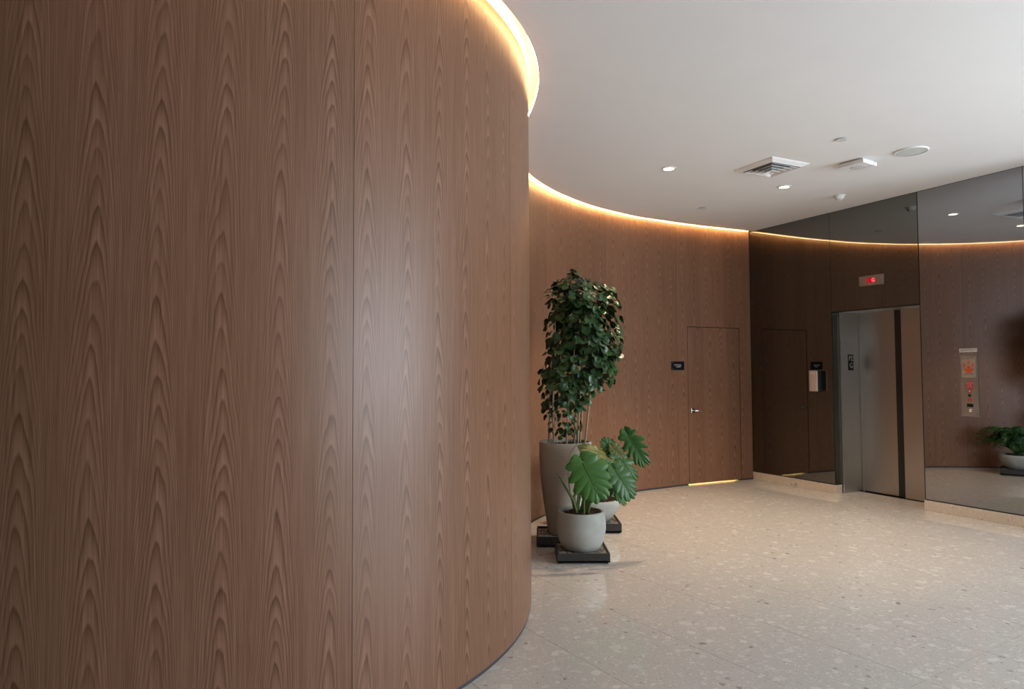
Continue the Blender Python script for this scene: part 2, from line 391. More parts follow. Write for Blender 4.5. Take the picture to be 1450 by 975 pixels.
# veneer panels, each a piece of its own
seams = []
s = S_NEAR
while s > 0.3: seams.append(s); s -= 1.23
seams = [0.0] + seams[::-1]
nmid = max(1, round((S_A - S_NEAR)/1.23))
seams += [S_NEAR + (S_A-S_NEAR)*k/nmid for k in range(1, nmid+1)]
seams += [S_A + (S_B-S_A)*.5, S_B]
for a, b in zip(seams[:-1], seams[1:]):
    slab('wood_panel', a+.0012, b-.0012, KICK, CEIL-.002, 0, -PT, M['wood'], wall_left, u0=b)
slab('wood_panel', S_B+.0012, S_D0-GAP*.6, KICK, CEIL-.002, 0.0, -PT, M['wood'], wall_left, u0=S_B)
slab('wood_panel', S_D0-GAP*.6+.0008, S_D1+GAP*.6-.0008, DTOP+.005, CEIL-.002, 0, -PT, M['wood'], wall_left, u0=S_B)
slab('wood_panel', S_D1+GAP*.6, S_END, KICK, CEIL-.002, 0, -PT, M['wood'], wall_left, u0=S_B)
slab('kick_strip', 0.0, S_D0-.012, 0.0005, KICK-.003, -.006, -PT, M['kick'], wall_left, 0.1)
slab('kick_strip', S_D1+.012, S_END, 0.0005, KICK-.003, -.006, -PT, M['kick'], wall_left, 0.1)

# flush timber door in the curve
door1 = tag(slab('door_1', S_D0+GAP*.8, S_D1-GAP*.6, .016, DTOP-.003, -.004, -.045, M['wood'], None, u0=S_B+0.05), 'flush walnut veneer door set in the curved timber wall', kind='structure')
MB0 = slab('door_stop_rebate', S_D0-.02, S_D1+.02, DTOP-.03, DTOP+.02, -.047, -.10, M['dark'], wall_left)
slab('door_stop_rebate', S_D0-.02, S_D0+.02, 0, DTOP, -.047, -.10, M['dark'], wall_left); slab('door_stop_rebate', S_D1-.02, S_D1+.02, 0, DTOP, -.047, -.10, M['dark'], wall_left)
sh = S_D0 + 0.075; hp = cw(sh, -.004, 0); hr = math.atan2(ctan(sh).y, ctan(sh).x); hz = EYE + (at_y(982, 581, hp.y).z - EYE)
h = empty('door_handle', hp + Vector((0, 0, hz)), hr); h.parent = door1
MB().box(-.026, .026, -.008, 0, -.03, .03, .002).build('handle_plate', M['chrome'], h)
MB().tube([(0, -.006, 0), (0, -.05, 0), (.012, -.058, 0), (.13, -.058, -.004)], .0085, 10).build('lever', M['chrome'], h, True)
tag(h, 'chrome lever handle')
# lit cupboard behind the door: its lamp shows in the gap under the door
cmid = (S_D0+S_D1)/2; cp_ = cpos(cmid); cr = math.atan2(ctan(cmid).y, ctan(cmid).x); cwid = (S_D1-S_D0)/2 + .05
cb = MB()
cb.quad((-cwid, .11, 0), (-cwid, 1.2, 0), (-cwid, 1.2, 2.4), (-cwid, .11, 2.4)); cb.quad((cwid, .11, 0), (cwid, 1.2, 0), (cwid, 1.2, 2.4), (cwid, .11, 2.4))
cb.quad((-cwid, 1.2, 0), (cwid, 1.2, 0), (cwid, 1.2, 2.4), (-cwid, 1.2, 2.4)); cb.quad((-cwid, .11, 2.4), (cwid, .11, 2.4), (cwid, 1.2, 2.4), (-cwid, 1.2, 2.4))
tag(cb.build('wall_closet', M['closet'], None, False, cp_, cr), 'pale cupboard walls behind the flush door', kind='structure')
cl = bpy.data.lights.new('closet_lamp', 'POINT'); cl.energy = 120; cl.color = (1, .74, .36); cl.shadow_soft_size = .1
clo = bpy.data.objects.new('closet_lamp', cl); C.objects.link(clo); clo.location = cp_ - cnor(cmid)*.6 + Vector((0, 0, 1.6))

# ------------------------------------------------------------------ mirror wall and lift opening
T_SEAM = at_mirror(1176.5, 370)[0]
T_OL = at_mirror(1182.9, 690)[0]; T_OR = at_mirror(1310.5, 715)[0]
Z_OT = at_mirror(1303, 429.5)[1]
T_END = 4.35
WT = 0.125                                            # thickness of the mirror wall build-up
D_DOOR = 0.0
pd = at_z(1221, 695, 0); D_DOOR = (pd - P0).dot(MN)
BH = at_mirror(1310.5, 707.7)[1]                      # baseboard height
print('opening', T_OL, T_OR, Z_OT, 'door depth', D_DOOR, 'BH', BH, 'T_SEAM', T_SEAM, 'DTOP', DTOP, 'CEIL', CEIL, 'S', S_NEAR, S_A, S_B, S_D0, S_D1, S_END)
wr = MB()
wr.box(-.6, T_OL-.004, .012, WT+.4, 0, CEIL+.1); wr.box(T_OL-.004, T_OR+.004, .012, WT, Z_OT+.004, CEIL+.1); wr.box(T_OL-.004, T_OR+.004, WT, WT+.4, Z_OT+.05, CEIL+.1); wr.box(T_OR+.004, T_END, .012, WT+.4, 0, CEIL+.1)
wall_right = tag(wr.build('wall_right', M['dark'], None, False, P0, MROT), 'mirror-clad lift wall of the lobby', kind='structure')
def mpanel(t0, t1, z0, z1, mat):
    o = MB().box(t0, t1, 0.0, .010, z0, z1, .0015).build('mirror_panel', mat, wall_right)
    return o
ZB = BH + .012
mpanel(0.004, T_OL-.0025, ZB, CEIL-.004, M['mirror_dark'])
mpanel(T_OL+.0005, T_OR-.002, Z_OT, CEIL-.004, M['mirror_dark'])
T_P4 = at_mirror(1449.5, 300)[0]
mpanel(T_OR+.006, T_P4-.0025, ZB, CEIL-.004, M['mirror_grey'])
mpanel(T_P4+.0025, T_END-.003, ZB, CEIL-.004, M['mirror_grey'])
# dark returns of the glass into the opening
MB().box(T_OL-.003, T_OL+.003, .011, WT, ZB, Z_OT-.001).build('mirror_return', M['mirror_dark'], wall_right)
MB().box(T_OR-.003, T_OR+.003, .011, WT, ZB, Z_OT-.001).build('mirror_return', M['edge'], wall_right)
MB().box(T_OR-.0015, T_OR+.006, -.002, .011, ZB, Z_OT+.03).build('edge_trim', M['edge'], wall_right)
MB().box(T_OL-.003, T_OR+.003, -.0015, .012, Z_OT-.016, Z_OT-.001).build('edge_trim', M['edge'], wall_right)
MB().box(T_OL-.0018, T_OL+.001, -.0012, .011, ZB, Z_OT-.001).build('edge_trim', M['edge'], wall_right)
# stone baseboards
BP = .008
bb = MB(); bb.box(.002, T_OL+.003, -BP, WT-.005, 0.0003, BH, .0015)
tag(bb.build('baseboard_lift_near_corner', M['stone'], None, False, P0, MROT), 'pale terrazzo baseboard below the dark mirror', kind='structure')
bases = []
e0 = T_OR-.006
lens = [1.55, T_END-T_OR-1.55]
rb = empty('baseboard_right', P0, MROT); tag(rb, 'pale terrazzo baseboard below the grey mirror', kind='structure')
tcur = e0
for ln in lens:
    MB().box(tcur, tcur+ln-.0015, -BP, WT-.005, 0.0003, BH, .0015).build('stone_piece', M['stone'], rb); tcur += ln

# lift doors (recessed) with steel jambs
JT = .03
d2 = empty('door_2', P0 + MD*((T_OL+T_OR)/2), MROT); tag(d2, 'closed brushed steel lift doors in a deep steel portal', kind='structure')
hw = (T_OR-T_OL)/2
def wbox(x0, x1, y0, y1, z0, z1, name, mat, parent=d2, b=.0015): return MB().box(x0, x1, y0, y1, z0, z1, b).build(name, mat, parent)
wbox(-hw+.002, -hw+.028, WT+.004, D_DOOR+.02, .001, Z_OT-.004, 'jamb', M['steel_jamb'], b=.004)
wbox(hw-.028, hw-.002, WT+.004, D_DOOR+.02, .001, Z_OT-.004, 'jamb', M['steel_jamb'], b=.004)
wbox(-hw+.002, hw-.002, .013, D_DOOR+.09, Z_OT-.004, Z_OT+.03, 'header', M['steel_jamb'])
tg0 = at_mirror(1270.5, 600, D_DOOR)[0] - (T_OL+T_OR)/2
# two-speed doors: the right leaf runs a little in front of the left one
wbox(-hw+.0305, tg0+.12, D_DOOR, D_DOOR+.03, .012, Z_OT-.006, 'door_leaf', M['steel'])
FR = .05
tg1 = at_mirror(1279.5, 600, D_DOOR-FR)[0] - (T_OL+T_OR)/2
wbox(tg1, hw-.030, D_DOOR-FR, D_DOOR-FR+.028, .012, Z_OT-.006, 'door_leaf', M['steel'])
wbox(tg1-.006, tg1-.0005, D_DOOR-FR+.002, D_DOOR-.001, .012, Z_OT-.006, 'rubber_edge', M['black'], b=0)
wbox(tg0+.001, tg0+.115, D_DOOR-.004, D_DOOR-.0005, .012, Z_OT-.006, 'rubber_edge', M['black'], b=0)
wbox(-hw+.03, hw-.03, D_DOOR-FR-.004, D_DOOR+.08, -.004, .0015, 'door_sill', M['black'], b=0)
wbox(-hw+.0, hw, D_DOOR+.08, D_DOOR+.10, 0, Z_OT+.02, 'shaft_back', M['dark'], b=0)
# floor-number plate on the left jamb
jx = -hw+.028
pj = empty('floor_number_plate', (0, 0, 0)); pj.parent = None
def jamb_hit(u, v):
    # plane of the left jamb face
    o = P0 + MD*((T_OL+T_OR)/2 + jx); d = ray(u, v); k = (o-EYEV).dot(MD)/d.dot(MD); p = EYEV+d*k; return (p-P0).dot(MN), p.z
ya, za = jamb_hit(1200.4, 501.5); yb, zb = jamb_hit(1208.4, 524)
ym, zm = (ya+yb)/2, (za+zb)/2; yw, zh = abs(yb-ya)/2, abs(za-zb)/2
pj.location = mw((T_OL+T_OR)/2 + jx + .0003, ym, zm); pj.rotation_euler = (0, 0, MROT+PI/2)   # local X runs into the wall, local -Y faces the opening
MB().box(-yw, yw, -.004, 0, -zh, zh, .001).build('plate', M['black_plate'], pj)
text('lettering', 'P2', .088, M['ink_light'], pj, (0, -.0045, zh*.48), sx=.82); text('lettering', 'G', .088, M['ink_light'], pj, (.006, -.0045, -zh*.42), sx=.9)
tag(pj, 'black plate reading P2 and G on the steel lift jamb', 'sign')

# ------------------------------------------------------------------ other walls, window, ceiling, cove
E1 = mw(T_END, 0, 0)
XR, YB, XL = 7.9, -1.7, -7.2
H2 = CEIL + .1
def wbx(name, x0, x1, y0, y1, z0, z1, label, mat=M['wall']):
    return tag(MB().box(x0, x1, y0, y1, z0, z1).build(name, mat), label, kind='structure')
wbx('wall_side', E1.x+.02, XR+.2, E1.y-.01, E1.y+.15, 0, H2, 'plain wall beside the lobby window')
wbx('wall_back', XL-.15, XR+.2, YB-.15, YB, 0, H2, 'plain wall behind the camera')
fr = MB(); WY0, WY1, WZ0, WZ1 = -0.9, 3.9, .49, 3.0
fr.box(XR, XR+.12, YB, WY0, 0, H2); fr.box(XR, XR+.12, WY1, E1.y+.15, 0, H2); fr.box(XR, XR+.12, WY0, WY1, 0, WZ0); fr.box(XR, XR+.12, WY0, WY1, WZ1, H2)
tag(fr.build('wall_front', M['wall']), 'outer wall holding the big lobby window', kind='structure')
w1 = MB()
for y in (WY0, (WY0*2+WY1)/3, (WY0+2*WY1)/3, WY1-.05): w1.box(XR+.02, XR+.08, y, y+.05, WZ0, WZ1)
w1.box(XR+.02, XR+.08, WY0, WY1, WZ0, WZ0+.05); w1.box(XR+.02, XR+.08, WY0, WY1, WZ1-.05, WZ1)
win = tag(w1.build('window_1', M['frame']), 'tall dark-framed lobby window', kind='structure')
MB().box(XR+.045, XR+.051, WY0+.05, WY1-.05, WZ0+.05, WZ1-.05).build('pane', M['glass'], win)
Q = cpos(0.0)
wbx('wall_side_left', XL-.15, XL, YB, Q.y+.3, 0, H2, 'plain wall on the dark side of the lobby')

SLOT = .070
def offs(off, s0=0.0, s1=None, step=.06):
    s1 = S_END if s1 is None else s1; n = int((s1-s0)/step); return [cw(s0+(s1-s0)*i/n, off, 0) for i in range(n+1)]
oc = offs(SLOT)
# last point of the ceiling edge sits on the mirror plane
lp = oc[-1]; lp = lp + ctan(S_END)*((MDIST-.001-lp.dot(MN))/ctan(S_END).dot(MN)); oc.append(lp)
poly = [Vector((XL, oc[0].y, 0))] + oc + [mw(T_END+.02, -.001, 0), Vector((XR+.1, E1.y, 0)), Vector((XR+.1, YB, 0)), Vector((XL, YB, 0))]
bm = bmesh.new(); lo = [bm.verts.new((p.x, p.y, CEIL)) for p in poly]; hi = [bm.verts.new((p.x, p.y, CEIL+.022)) for p in poly]
bm.faces.new(lo); bm.faces.new(hi)
for i in range(len(poly)): j = (i+1) % len(poly); bm.faces.new((lo[i], lo[j], hi[j], hi[i]))
bmesh.ops.triangulate(bm, faces=[f for f in bm.faces if len(f.verts) > 4]); bmesh.ops.recalc_face_normals(bm, faces=bm.faces[:])
me = bpy.data.meshes.new('ceiling'); bm.to_mesh(me); bm.free()
ceiling = tag(link('ceiling', me, M['ceiling']), 'smooth white plaster ceiling with a curved edge', kind='structure')
# cove recess above the slot
cv = MB(); a, b = offs(-.001), offs(SLOT+.11)
for i in range(len(a)-1):
    z0, z1 = Vector((0, 0, CEIL+.001)), Vector((0, 0, CEIL+.13)); zb_ = Vector((0, 0, CEIL+.0225))
    cv.quad(a[i]+z0, a[i+1]+z0, a[i+1]+z1, a[i]+z1); cv.quad(a[i]+z1, a[i+1]+z1, b[i+1]+z1, b[i]+z1); cv.quad(b[i]+z1, b[i+1]+z1, b[i+1]+zb_, b[i]+zb_)
tag(cv.build('trim_cove', M['plaster']), 'white plaster recess above the curved timber wall', kind='structure')
ls = MB(); a = offs(SLOT-.004, 2.2, S_END-.03, .05)
for i in range(len(a)-1):
    z0, z1 = Vector((0, 0, CEIL+.008)), Vector((0, 0, CEIL+.019)); ls.quad(a[i]+z0, a[i+1]+z0, a[i+1]+z1, a[i]+z1)
    nb = (a[i+1]-a[i]).normalized(); nv = Vector((nb.y, -nb.x, 0))*.003
    ls.quad(a[i]+z0+nv, a[i+1]+z0+nv, a[i+1]+z1+nv, a[i]+z1+nv); ls.quad(a[i]+z0, a[i+1]+z0, a[i+1]+z0+nv, a[i]+z0+nv); ls.quad(a[i]+z1, a[i+1]+z1, a[i+1]+z1+nv, a[i]+z1+nv)
tag(ls.build('cove_light', M['led']), 'warm glowing light strip in the ceiling slot along the curved timber wall', 'light')

# ------------------------------------------------------------------ floor of terrazzo tiles
fl = MB().box(XL-.15, XR+.2, YB-.15, 11.6, -.1, -.018)
floor = tag(fl.build('floor', M['grout']), 'polished beige terrazzo tile floor', kind='structure')
TY = 0.56632; TL = Vector((math.cos(TY), math.sin(TY), 0)); TT = Vector((-TL.y, TL.x, 0))
pl, ptt = 0.58493*S, 0.55022*S; ol, ot = 2.7366*S, 2.2623*S
tb = MB().box(-pl/2+.0014, pl/2-.0014, -ptt/2+.0014, ptt/2-.0014, -.0175, 0, 0); tme = None
rest = MB(); tiles = []
for i in range(-30, 31):
    for j in range(-30, 31):
        c = TL*(ol+(i+.5)*pl) + TT*(ot+(j+.5)*ptt)
        if not (XL-.3 < c.x < XR+.3 and YB-.3 < c.y < 11.2): continue
        inview = c.y > 2.2 and -0.9 < c.x < 0.80*c.y+1.2 and (c.dot(MN) < MDIST + D_DOOR + .4) and c.y < 10.6
        if inview and c.x < .4 and c.y < 3.2*S and c.x < -0.9: inview = False
        tiles.append((not inview, c.length, c))
tiles.sort(key=lambda q: (q[0], q[1]))
cnt = 0
for nv_, ln, c in tiles:
    if not nv_ and cnt < 290:
        if tme is None:
            o = tb.build('tile', M['floor'], floor); tme = o.data
        else:
            o = bpy.data.objects.new('tile', tme); C.objects.link(o); o.parent = floor
        o.location = c; o.rotation_euler = (0, 0, TY); cnt += 1
    else:
        k = [c+TL*(sx*(pl/2-.0008))+TT*(sy*(ptt/2-.0008)) for sx, sy in ((-1,-1),(1,-1),(1,1),(-1,1))]
        n = len(rest.v); rest.v += [tuple(p) for p in k]+[tuple(p-Vector((0,0,.0175))) for p in k]
        rest.f += [(n,n+1,n+2,n+3)]+[(n+q, n+4+q, n+4+(q+1)%4, n+(q+1)%4) for q in range(4)]
tag(rest.build('tile_field', M['floor'], floor), kind='stuff')
print('tiles', cnt)

# ------------------------------------------------------------------ ceiling fittings
def on_ceiling(u, v): return at_z(u, v, CEIL)
def downlight(u, v, label):
    p = on_ceiling(u, v); o = empty('downlight', p)
    MB().lathe([(.050, -.0005), (.052, -.006), (.072, -.005), (.074, -.0005)], 40).build('trim_ring', M['white'], o, True)
    MB().lathe([(0, -.003), (.0495, -.003), (.0495, -.0008), (0, -.0008)], 40).build('lens', M['lamp'], o)
    l = bpy.data.lights.new('downlight_beam', 'SPOT'); l.energy = DOWN_POWER; l.color = (1.0, .76, .51); l.spot_size = math.radians(88); l.spot_blend = .55; l.shadow_soft_size = .045
    lo_ = bpy.data.objects.new('downlight_beam', l); C.objects.link(lo_); lo_.location = (0, 0, -.02); lo_.parent = o
    tag(o, label, 'downlight', 'recessed ceiling downlights')
downlight(947, 238.5, 'round warm recessed downlight nearest the curved timber wall')
downlight(1110.5, 264.3, 'round warm recessed downlight just behind the square ceiling vent')
# vent: corners as seen on the ceiling
vc = [on_ceiling(*q) for q in ((1042.5, 241), (1089, 221.2), (1143, 230), (1094.5, 250.5))]
vmid = sum(vc, Vector())/4; e = (vc[2]-vc[1]) + (vc[3]-vc[0]); vr = math.atan2(e.y, e.x); vs = sum((vc[i]-vc[(i+1) % 4]).length for i in range(4))/8
print('vent', vmid, math.degrees(vr), vs)
vent = empty('ceiling_vent', vmid, vr)
def ring(r0, z0, r1, z1, th, name, mat):
    b = MB(); n0 = 0
    for r, z in ((r0, z0), (r1, z1), (r1, z1+th), (r0, z0+th)):
        b.v += [(-r, -r, z), (r, -r, z), (r, r, z), (-r, r, z)]
    for k in range(4):
        for q in range(4):
            A = k*4+q; B = k*4+(q+1) % 4; kk = (k+1) % 4; b.f.append((A, B, kk*4+(q+1) % 4, kk*4+q))
    return b.build(name, mat, vent)
ring(vs, -.0005, vs-.008, -.008, .004, 'frame_lip', M['white'])
ring(vs-.008, -.008, vs-.055, -.030, .004, 'frame', M['white'])
for k in range(4):
    r = vs-.070-(vs-.09)/4*k; ring(r, -.034-.009*k, r-.030, -.010-.007*k, .002, 'louvre', M['white'])
MB().box(-.02, .02, -.02, .02, -.066, -.063).build('centre_plate', M['white'], vent)
MB().box(-vs*.9, vs*.9, -vs*.9, vs*.9, -.006, -.001).build('duct_shade', M['dark'], vent)  # no duct cut above; this black sheet paints in the shade between the louvres
tag(vent, 'square white four-way air diffuser with nested louvres in the ceiling', 'vent')
# emergency light box
ec = [on_ceiling(*q) for q in ((1193, 230.5), (1214.5, 222.0), (1238, 227.5), (1213.5, 237.8))]
em = sum(ec, Vector())/4; e = (ec[2]-ec[1]) + (ec[3]-ec[0]); er = math.atan2(e.y, e.x); es = sum((ec[i]-ec[(i+1) % 4]).length for i in range(4))/8
print('emerg', em, es)
eb = empty('emergency_light', em, er)
MB().box(-es*.86, es*.86, -es*.86, es*.86, -.012, -.0005, .003).build('back_plate', M['white'], eb)
MB().box(-es, es, -es, es, -.048, -.0125, .006).build('housing', M['white'], eb)
MB().lathe([(0, -.0510), (es*.45, -.0507), (es*.55, -.0498), (es*.57, -.0483), (0, -.0483)], 32).build('lens', M['grey_white'], eb, True)
MB().box(es*.52, es*.525, -es-.0006, es+.0006, -.0485, -.013).build('cover_joint', M['edge'], eb)
tag(eb, 'square white ceiling box with a round lens beside the air vent', 'ceiling box')
sp_ = on_ceiling(1290.5, 213.5); so = empty('ceiling_speaker', sp_); sr = .5*(on_ceiling(1266, 214)-on_ceiling(1315, 212.6)).length*.93
MB().lathe([(sr*.9, -.011), (sr*.97, -.011), (sr, -.006), (sr, -.0005), (sr*.9, -.0005)], 56).build('rim', M['white'], so, True)
MB().lathe([(0, -.0095), (sr*.893, -.0085), (sr*.893, -.001), (0, -.001)], 56).build('grille', M['grey_white'], so)
tag(so, 'large round flat ceiling speaker with a pale grille', 'speaker')
def cover(u, v, r, label):
    o = empty('sprinkler_cover', on_ceiling(u, v))
    MB().lathe([(0, -.009), (r*.96, -.009), (r, -.007), (r, -.005), (0, -.005)], 32).build('disc', M['grey_white'], o, True)
    MB().lathe([(0, -.0045), (r*.9, -.0045), (r*.9, -.0004), (0, -.0004)], 32).build('neck', M['edge'], o)
    tag(o, label, 'sprinkler cover', 'concealed sprinkler covers')
cover(1191, 197, .047, 'small pale concealed sprinkler disc above the square ceiling box, nearest the camera')
cover(994.5, 294.3, .047, 'small pale concealed sprinkler disc above the flush timber door')
smd = empty('smoke_detector', on_ceiling(1188.5, 276.5))
MB().lathe([(0, -.0005), (.062, -.0005), (.062, -.014), (.057, -.017), (0, -.017)], 36).build('base', M['white'], smd, True)
MB().lathe([(.0, -.017), (.052, -.0175), (.047, -.032), (.036, -.048), (.026, -.056), (0, -.058)], 36).build('chamber', M['white'], smd, True)
MB().lathe([(.0345, -.0470), (.0375, -.0475), (.0365, -.0495), (.0330, -.0495)], 36).build('sensor_slot', M['edge'], smd)
tag(smd, 'white domed smoke detector on the ceiling close to the mirror wall', 'smoke detector')

# ------------------------------------------------------------------ fittings on the mirror wall
def mirror_rect(c):
    q = [at_mirror(*p) for p in c]; t = sum(a for a, _ in q)/4; z = sum(b for _, b in q)/4
    return t, z, (q[1][0]+q[2][0]-q[0][0]-q[3][0])/4, (q[0][1]+q[1][1]-q[2][1]-q[3][1])/4
t, z, hx, hz_ = mirror_rect(((1216.7, 392), (1251, 387.6), (1252.2, 401.2), (1217.6, 406)))
fd = empty('floor_indicator', mw(t, -.0005, z), MROT)
MB().box(-hx, hx, -.012, 0, -hz_, hz_, .002).build('plate', M['plate'], fd)
MB().box(-hx*.36, hx*.36, -.0135, -.0125, -hz_*.48, hz_*.48).build('display', M['red_lens'], fd)
text('digit', 'G', hz_*1.05, M['red_digit'], fd, (hx*.2, -.0142, 0))
for sx in (-.84, .84): MB().tube([(hx*sx, -.0122, 0), (hx*sx, -.0145, 0)], .008, 12).build('screw', M['chrome'], fd)
tag(fd, 'steel floor indicator plate with a lit red G above the lift doors', 'floor indicator')

t, z, hx, hz_ = mirror_rect(((1359.6, 493.6), (1384, 492.6), (1387, 589.8), (1362, 588.8)))
cs = empty('lift_call_panel', mw(t, -.0005, z), MROT)
print('call panel', hx, hz_)
MB().box(-hx, hx, -.008, 0, -hz_, hz_*.925, .0015).build('plate', M['plate'], cs)
MB().box(-hx*1.03, hx*1.03, -.0095, -.0082, hz_*.925-.012, hz_, .0004).build('label_strip', M['paper'], cs)
text('lettering', 'ELEVATOR LINE 719', hz_*.047, M['ink_dark'], cs, (0, -.0097, hz_*.957), ext=.0003, sx=1.0)
nx, nz0, nz1 = hx*.80, hz_*.14, hz_*.77
notice = MB().box(-nx, nx, -.0098, -.0083, nz0, nz1).build('fire_notice', M['tan'], cs)
for zz in (nz1-.028, nz0+.028):
    MB().box(-nx*.88, nx*.88, -.0102, -.0099, zz-.001, zz+.001).build('rule', M['ink_dark'], notice)
text('lettering', 'IN CASE OF FIRE', .016, M['ink_dark'], notice, (0, -.0101, nz1-.015), ext=.0002); text('lettering', 'USE STAIRS', .016, M['ink_dark'], notice, (0, -.0101, nz0+.040), ext=.0002)
def flame(side, w, hgt):
    b = MB(); o_ = []
    for k in range(19):
        f = k/18; wid = w*(math.sin(PI*f**.9)**.8)*(1-.25*f); c = side*nx*.60*min(1, f/.5)**.75; o_.append((c-wid, c+wid, fz+f*hgt))
    for (l0, r0, z0), (l1, r1, z1) in zip(o_[:-1], o_[1:]):
        for y in (-.0104, -.0099): b.quad((l0, y, z0), (r0, y, z0), (r1, y, z1), (l1, y, z1))
    return b.build('flame', M['orange'], notice)
fh = (nz1-nz0)*.66; fz = nz0 + (nz1-nz0)*.19
flame(0, nx*.25, fh); flame(-1, nx*.25, fh*.82); flame(1, nx*.25, fh*.82)
for cx_, cz_ in ((0, fz+fh*.62), (-nx*.60, fz+fh*.42), (nx*.60, fz+fh*.42)):
    b = MB(); b.tube([(cx_, -.0105, cz_), (cx_, -.0109, cz_)], nx*.20, 20); b.build('pictogram_disc', M['paper'], notice)
    b = MB(); b.lathe([(nx*.17, 0), (nx*.22, 0)], 20); r_ = b.build('pictogram_ring', M['ink_dark'], notice); r_.location = (cx_, -.0112, cz_); r_.rotation_euler = (PI/2, 0, 0)
    MB().box(cx_-nx*.06, cx_+nx*.06, -.0113, -.0110, cz_-nx*.11, cz_+nx*.11).build('pictogram', M['ink_dark'], notice)
cxr = hx*.02; zr = lambda v: hz_ - 2*hz_*((v-493.2)/(589.3-493.2))
rs = MB().box(cxr-hx*.40, cxr+hx*.42, -.0098, -.0083, zr(550.2), zr(540.0)).build('red_notice', M['red'], cs)
zm_ = (zr(550.2)+zr(540.0))/2; rh = (zr(540.0)-zr(550.2))/2
for k, (tx_, sz) in enumerate((('CAUTION', .0165), ('IN CASE', .0125), ('OF FIRE', .0125), ('USE STAIRS', .0125))):
    text('lettering', tx_, sz, M['paper'], rs, (cxr, -.0101, zm_+rh*(.62-.42*k)), ext=.0002)
def knob(name, v, r, depth, mat, dx=0.0):
    return MB().tube([(cxr+dx, -.0082, zr(v)), (cxr+dx, -.0082-depth*.8, zr(v)), (cxr+dx, -.0082-depth, zr(v))], [r, r, r*.85], 24).build(name, mat, cs, True)
k1 = knob('key_ring', 553.6, hx*.21, .004, M['red']); knob('key_switch', 553.6, hx*.12, .008, M['chrome']); knob('black_button', 559.7, hx*.17, .007, M['black'])
b = MB(); sq = hx*.19
b.box(cxr-sq, cxr+sq, -.0098, -.0083, zr(566)-sq, zr(566)+sq); rsq = b.build('red_square', M['red'], cs); text('lettering', '2', sq*1.5, M['paper'], rsq, (cxr, -.0101, zr(566)), ext=.0002)
MB().box(cxr-hx*.33, cxr+hx*.38, -.0100, -.0083, zr(576), zr(571.2)).build('dark_window', M['black_plate'], cs)
knob('call_button', 580.6, hx*.21, .010, M['chrome'], hx*.05); knob('button_cap', 580.6, hx*.13, .013, M['paper'], hx*.05)
for sx, v in ((-.8, 500.5), (.75, 500), (.8, 586)): MB().tube([(hx*sx, -.0081, zr(v)), (hx*sx, -.0100, zr(v))], .004, 10).build('screw', M['edge'], cs)
tag(cs, 'tall steel lift call panel with an orange flame notice on the grey mirror', 'call panel')

# sanitiser dispenser on the dark mirror
ta, za_ = at_mirror(1157.5, 522); tb_, zb2 = at_mirror(1157, 556)
DDEP = .095
tf0 = at_mirror(1145.2, 540, -DDEP)[0]; tf1 = at_mirror(1156.8, 540, -DDEP)[0]; zf0 = at_mirror(1150, 553.8, -DDEP)[1]; zf1 = at_mirror(1150, 524.4, -DDEP)[1]
sd = empty('soap_dispenser', mw((tf0+tf1)/2, -.0005, (zf0+zf1)/2), MROT); hx, hz_ = (tf1-tf0)/2, (zf1-zf0)/2
print('dispenser', hx, hz_)
def rbox(x, y0, y1, z, b, seg=4):
    bm = bmesh.new(); bmesh.ops.create_cube(bm, size=1)
    for q in bm.verts: q.co = Vector((q.co.x*2*x, (y0+y1)/2+q.co.y*(y1-y0), q.co.z*2*z))
    bmesh.ops.bevel(bm, geom=bm.edges[:], offset=b, segments=seg, affect='EDGES', profile=.5); r = MB(); r.add_bm(bm); return r
rbox(hx*.97, -DDEP*.80, 0, hz_*1.0, .012).build('body', M['black'], sd, True)
rbox(hx, -DDEP, -DDEP*.78, hz_, .011).build('front_cover', M['cover'], sd, True)
MB().box(-hx*.55, hx*.45, -DDEP-.0006, -DDEP+.001, hz_*.70, hz_*.76).build('level_mark', M['grey_white'], sd)
MB().tube([(0, -DDEP*.45, -hz_), (0, -DDEP*.45, -hz_-.012)], [.016, .011], 14).build('nozzle', M['black'], sd, True)
MB().tube([(hx*.965, -DDEP*.3, -hz_*.72), (hx*1.0, -DDEP*.3, -hz_*.72)], .008, 14).build('lock', M['chrome'], sd)
tag(sd, 'black hand sanitiser dispenser with a pale front cover on the dark mirror', 'dispenser')

# door stop on the baseboard
td, zd = at_mirror(1127.3, 692.2)
ds = empty('door_stop', mw(td, -BP-.0002, max(zd, .03)), MROT)
MB().tube([(0, 0, 0), (0, -.004, 0), (0, -.006, 0)], [.017, .017, .012], 20).build('base_plate', M['chrome'], ds, True)
MB().tube([(0, -.004, 0), (0, -.055, 0)], .008, 14).build('stem', M['chrome'], ds, True)
MB().tube([(0, -.055, 0), (0, -.058, 0), (0, -.072, 0), (0, -.076, 0)], [.012, .0145, .0145, .010], 18).build('bumper', M['chrome'], ds, True)
tag(ds, 'small chrome door stop on the terrazzo baseboard near the timber door', 'door stop')

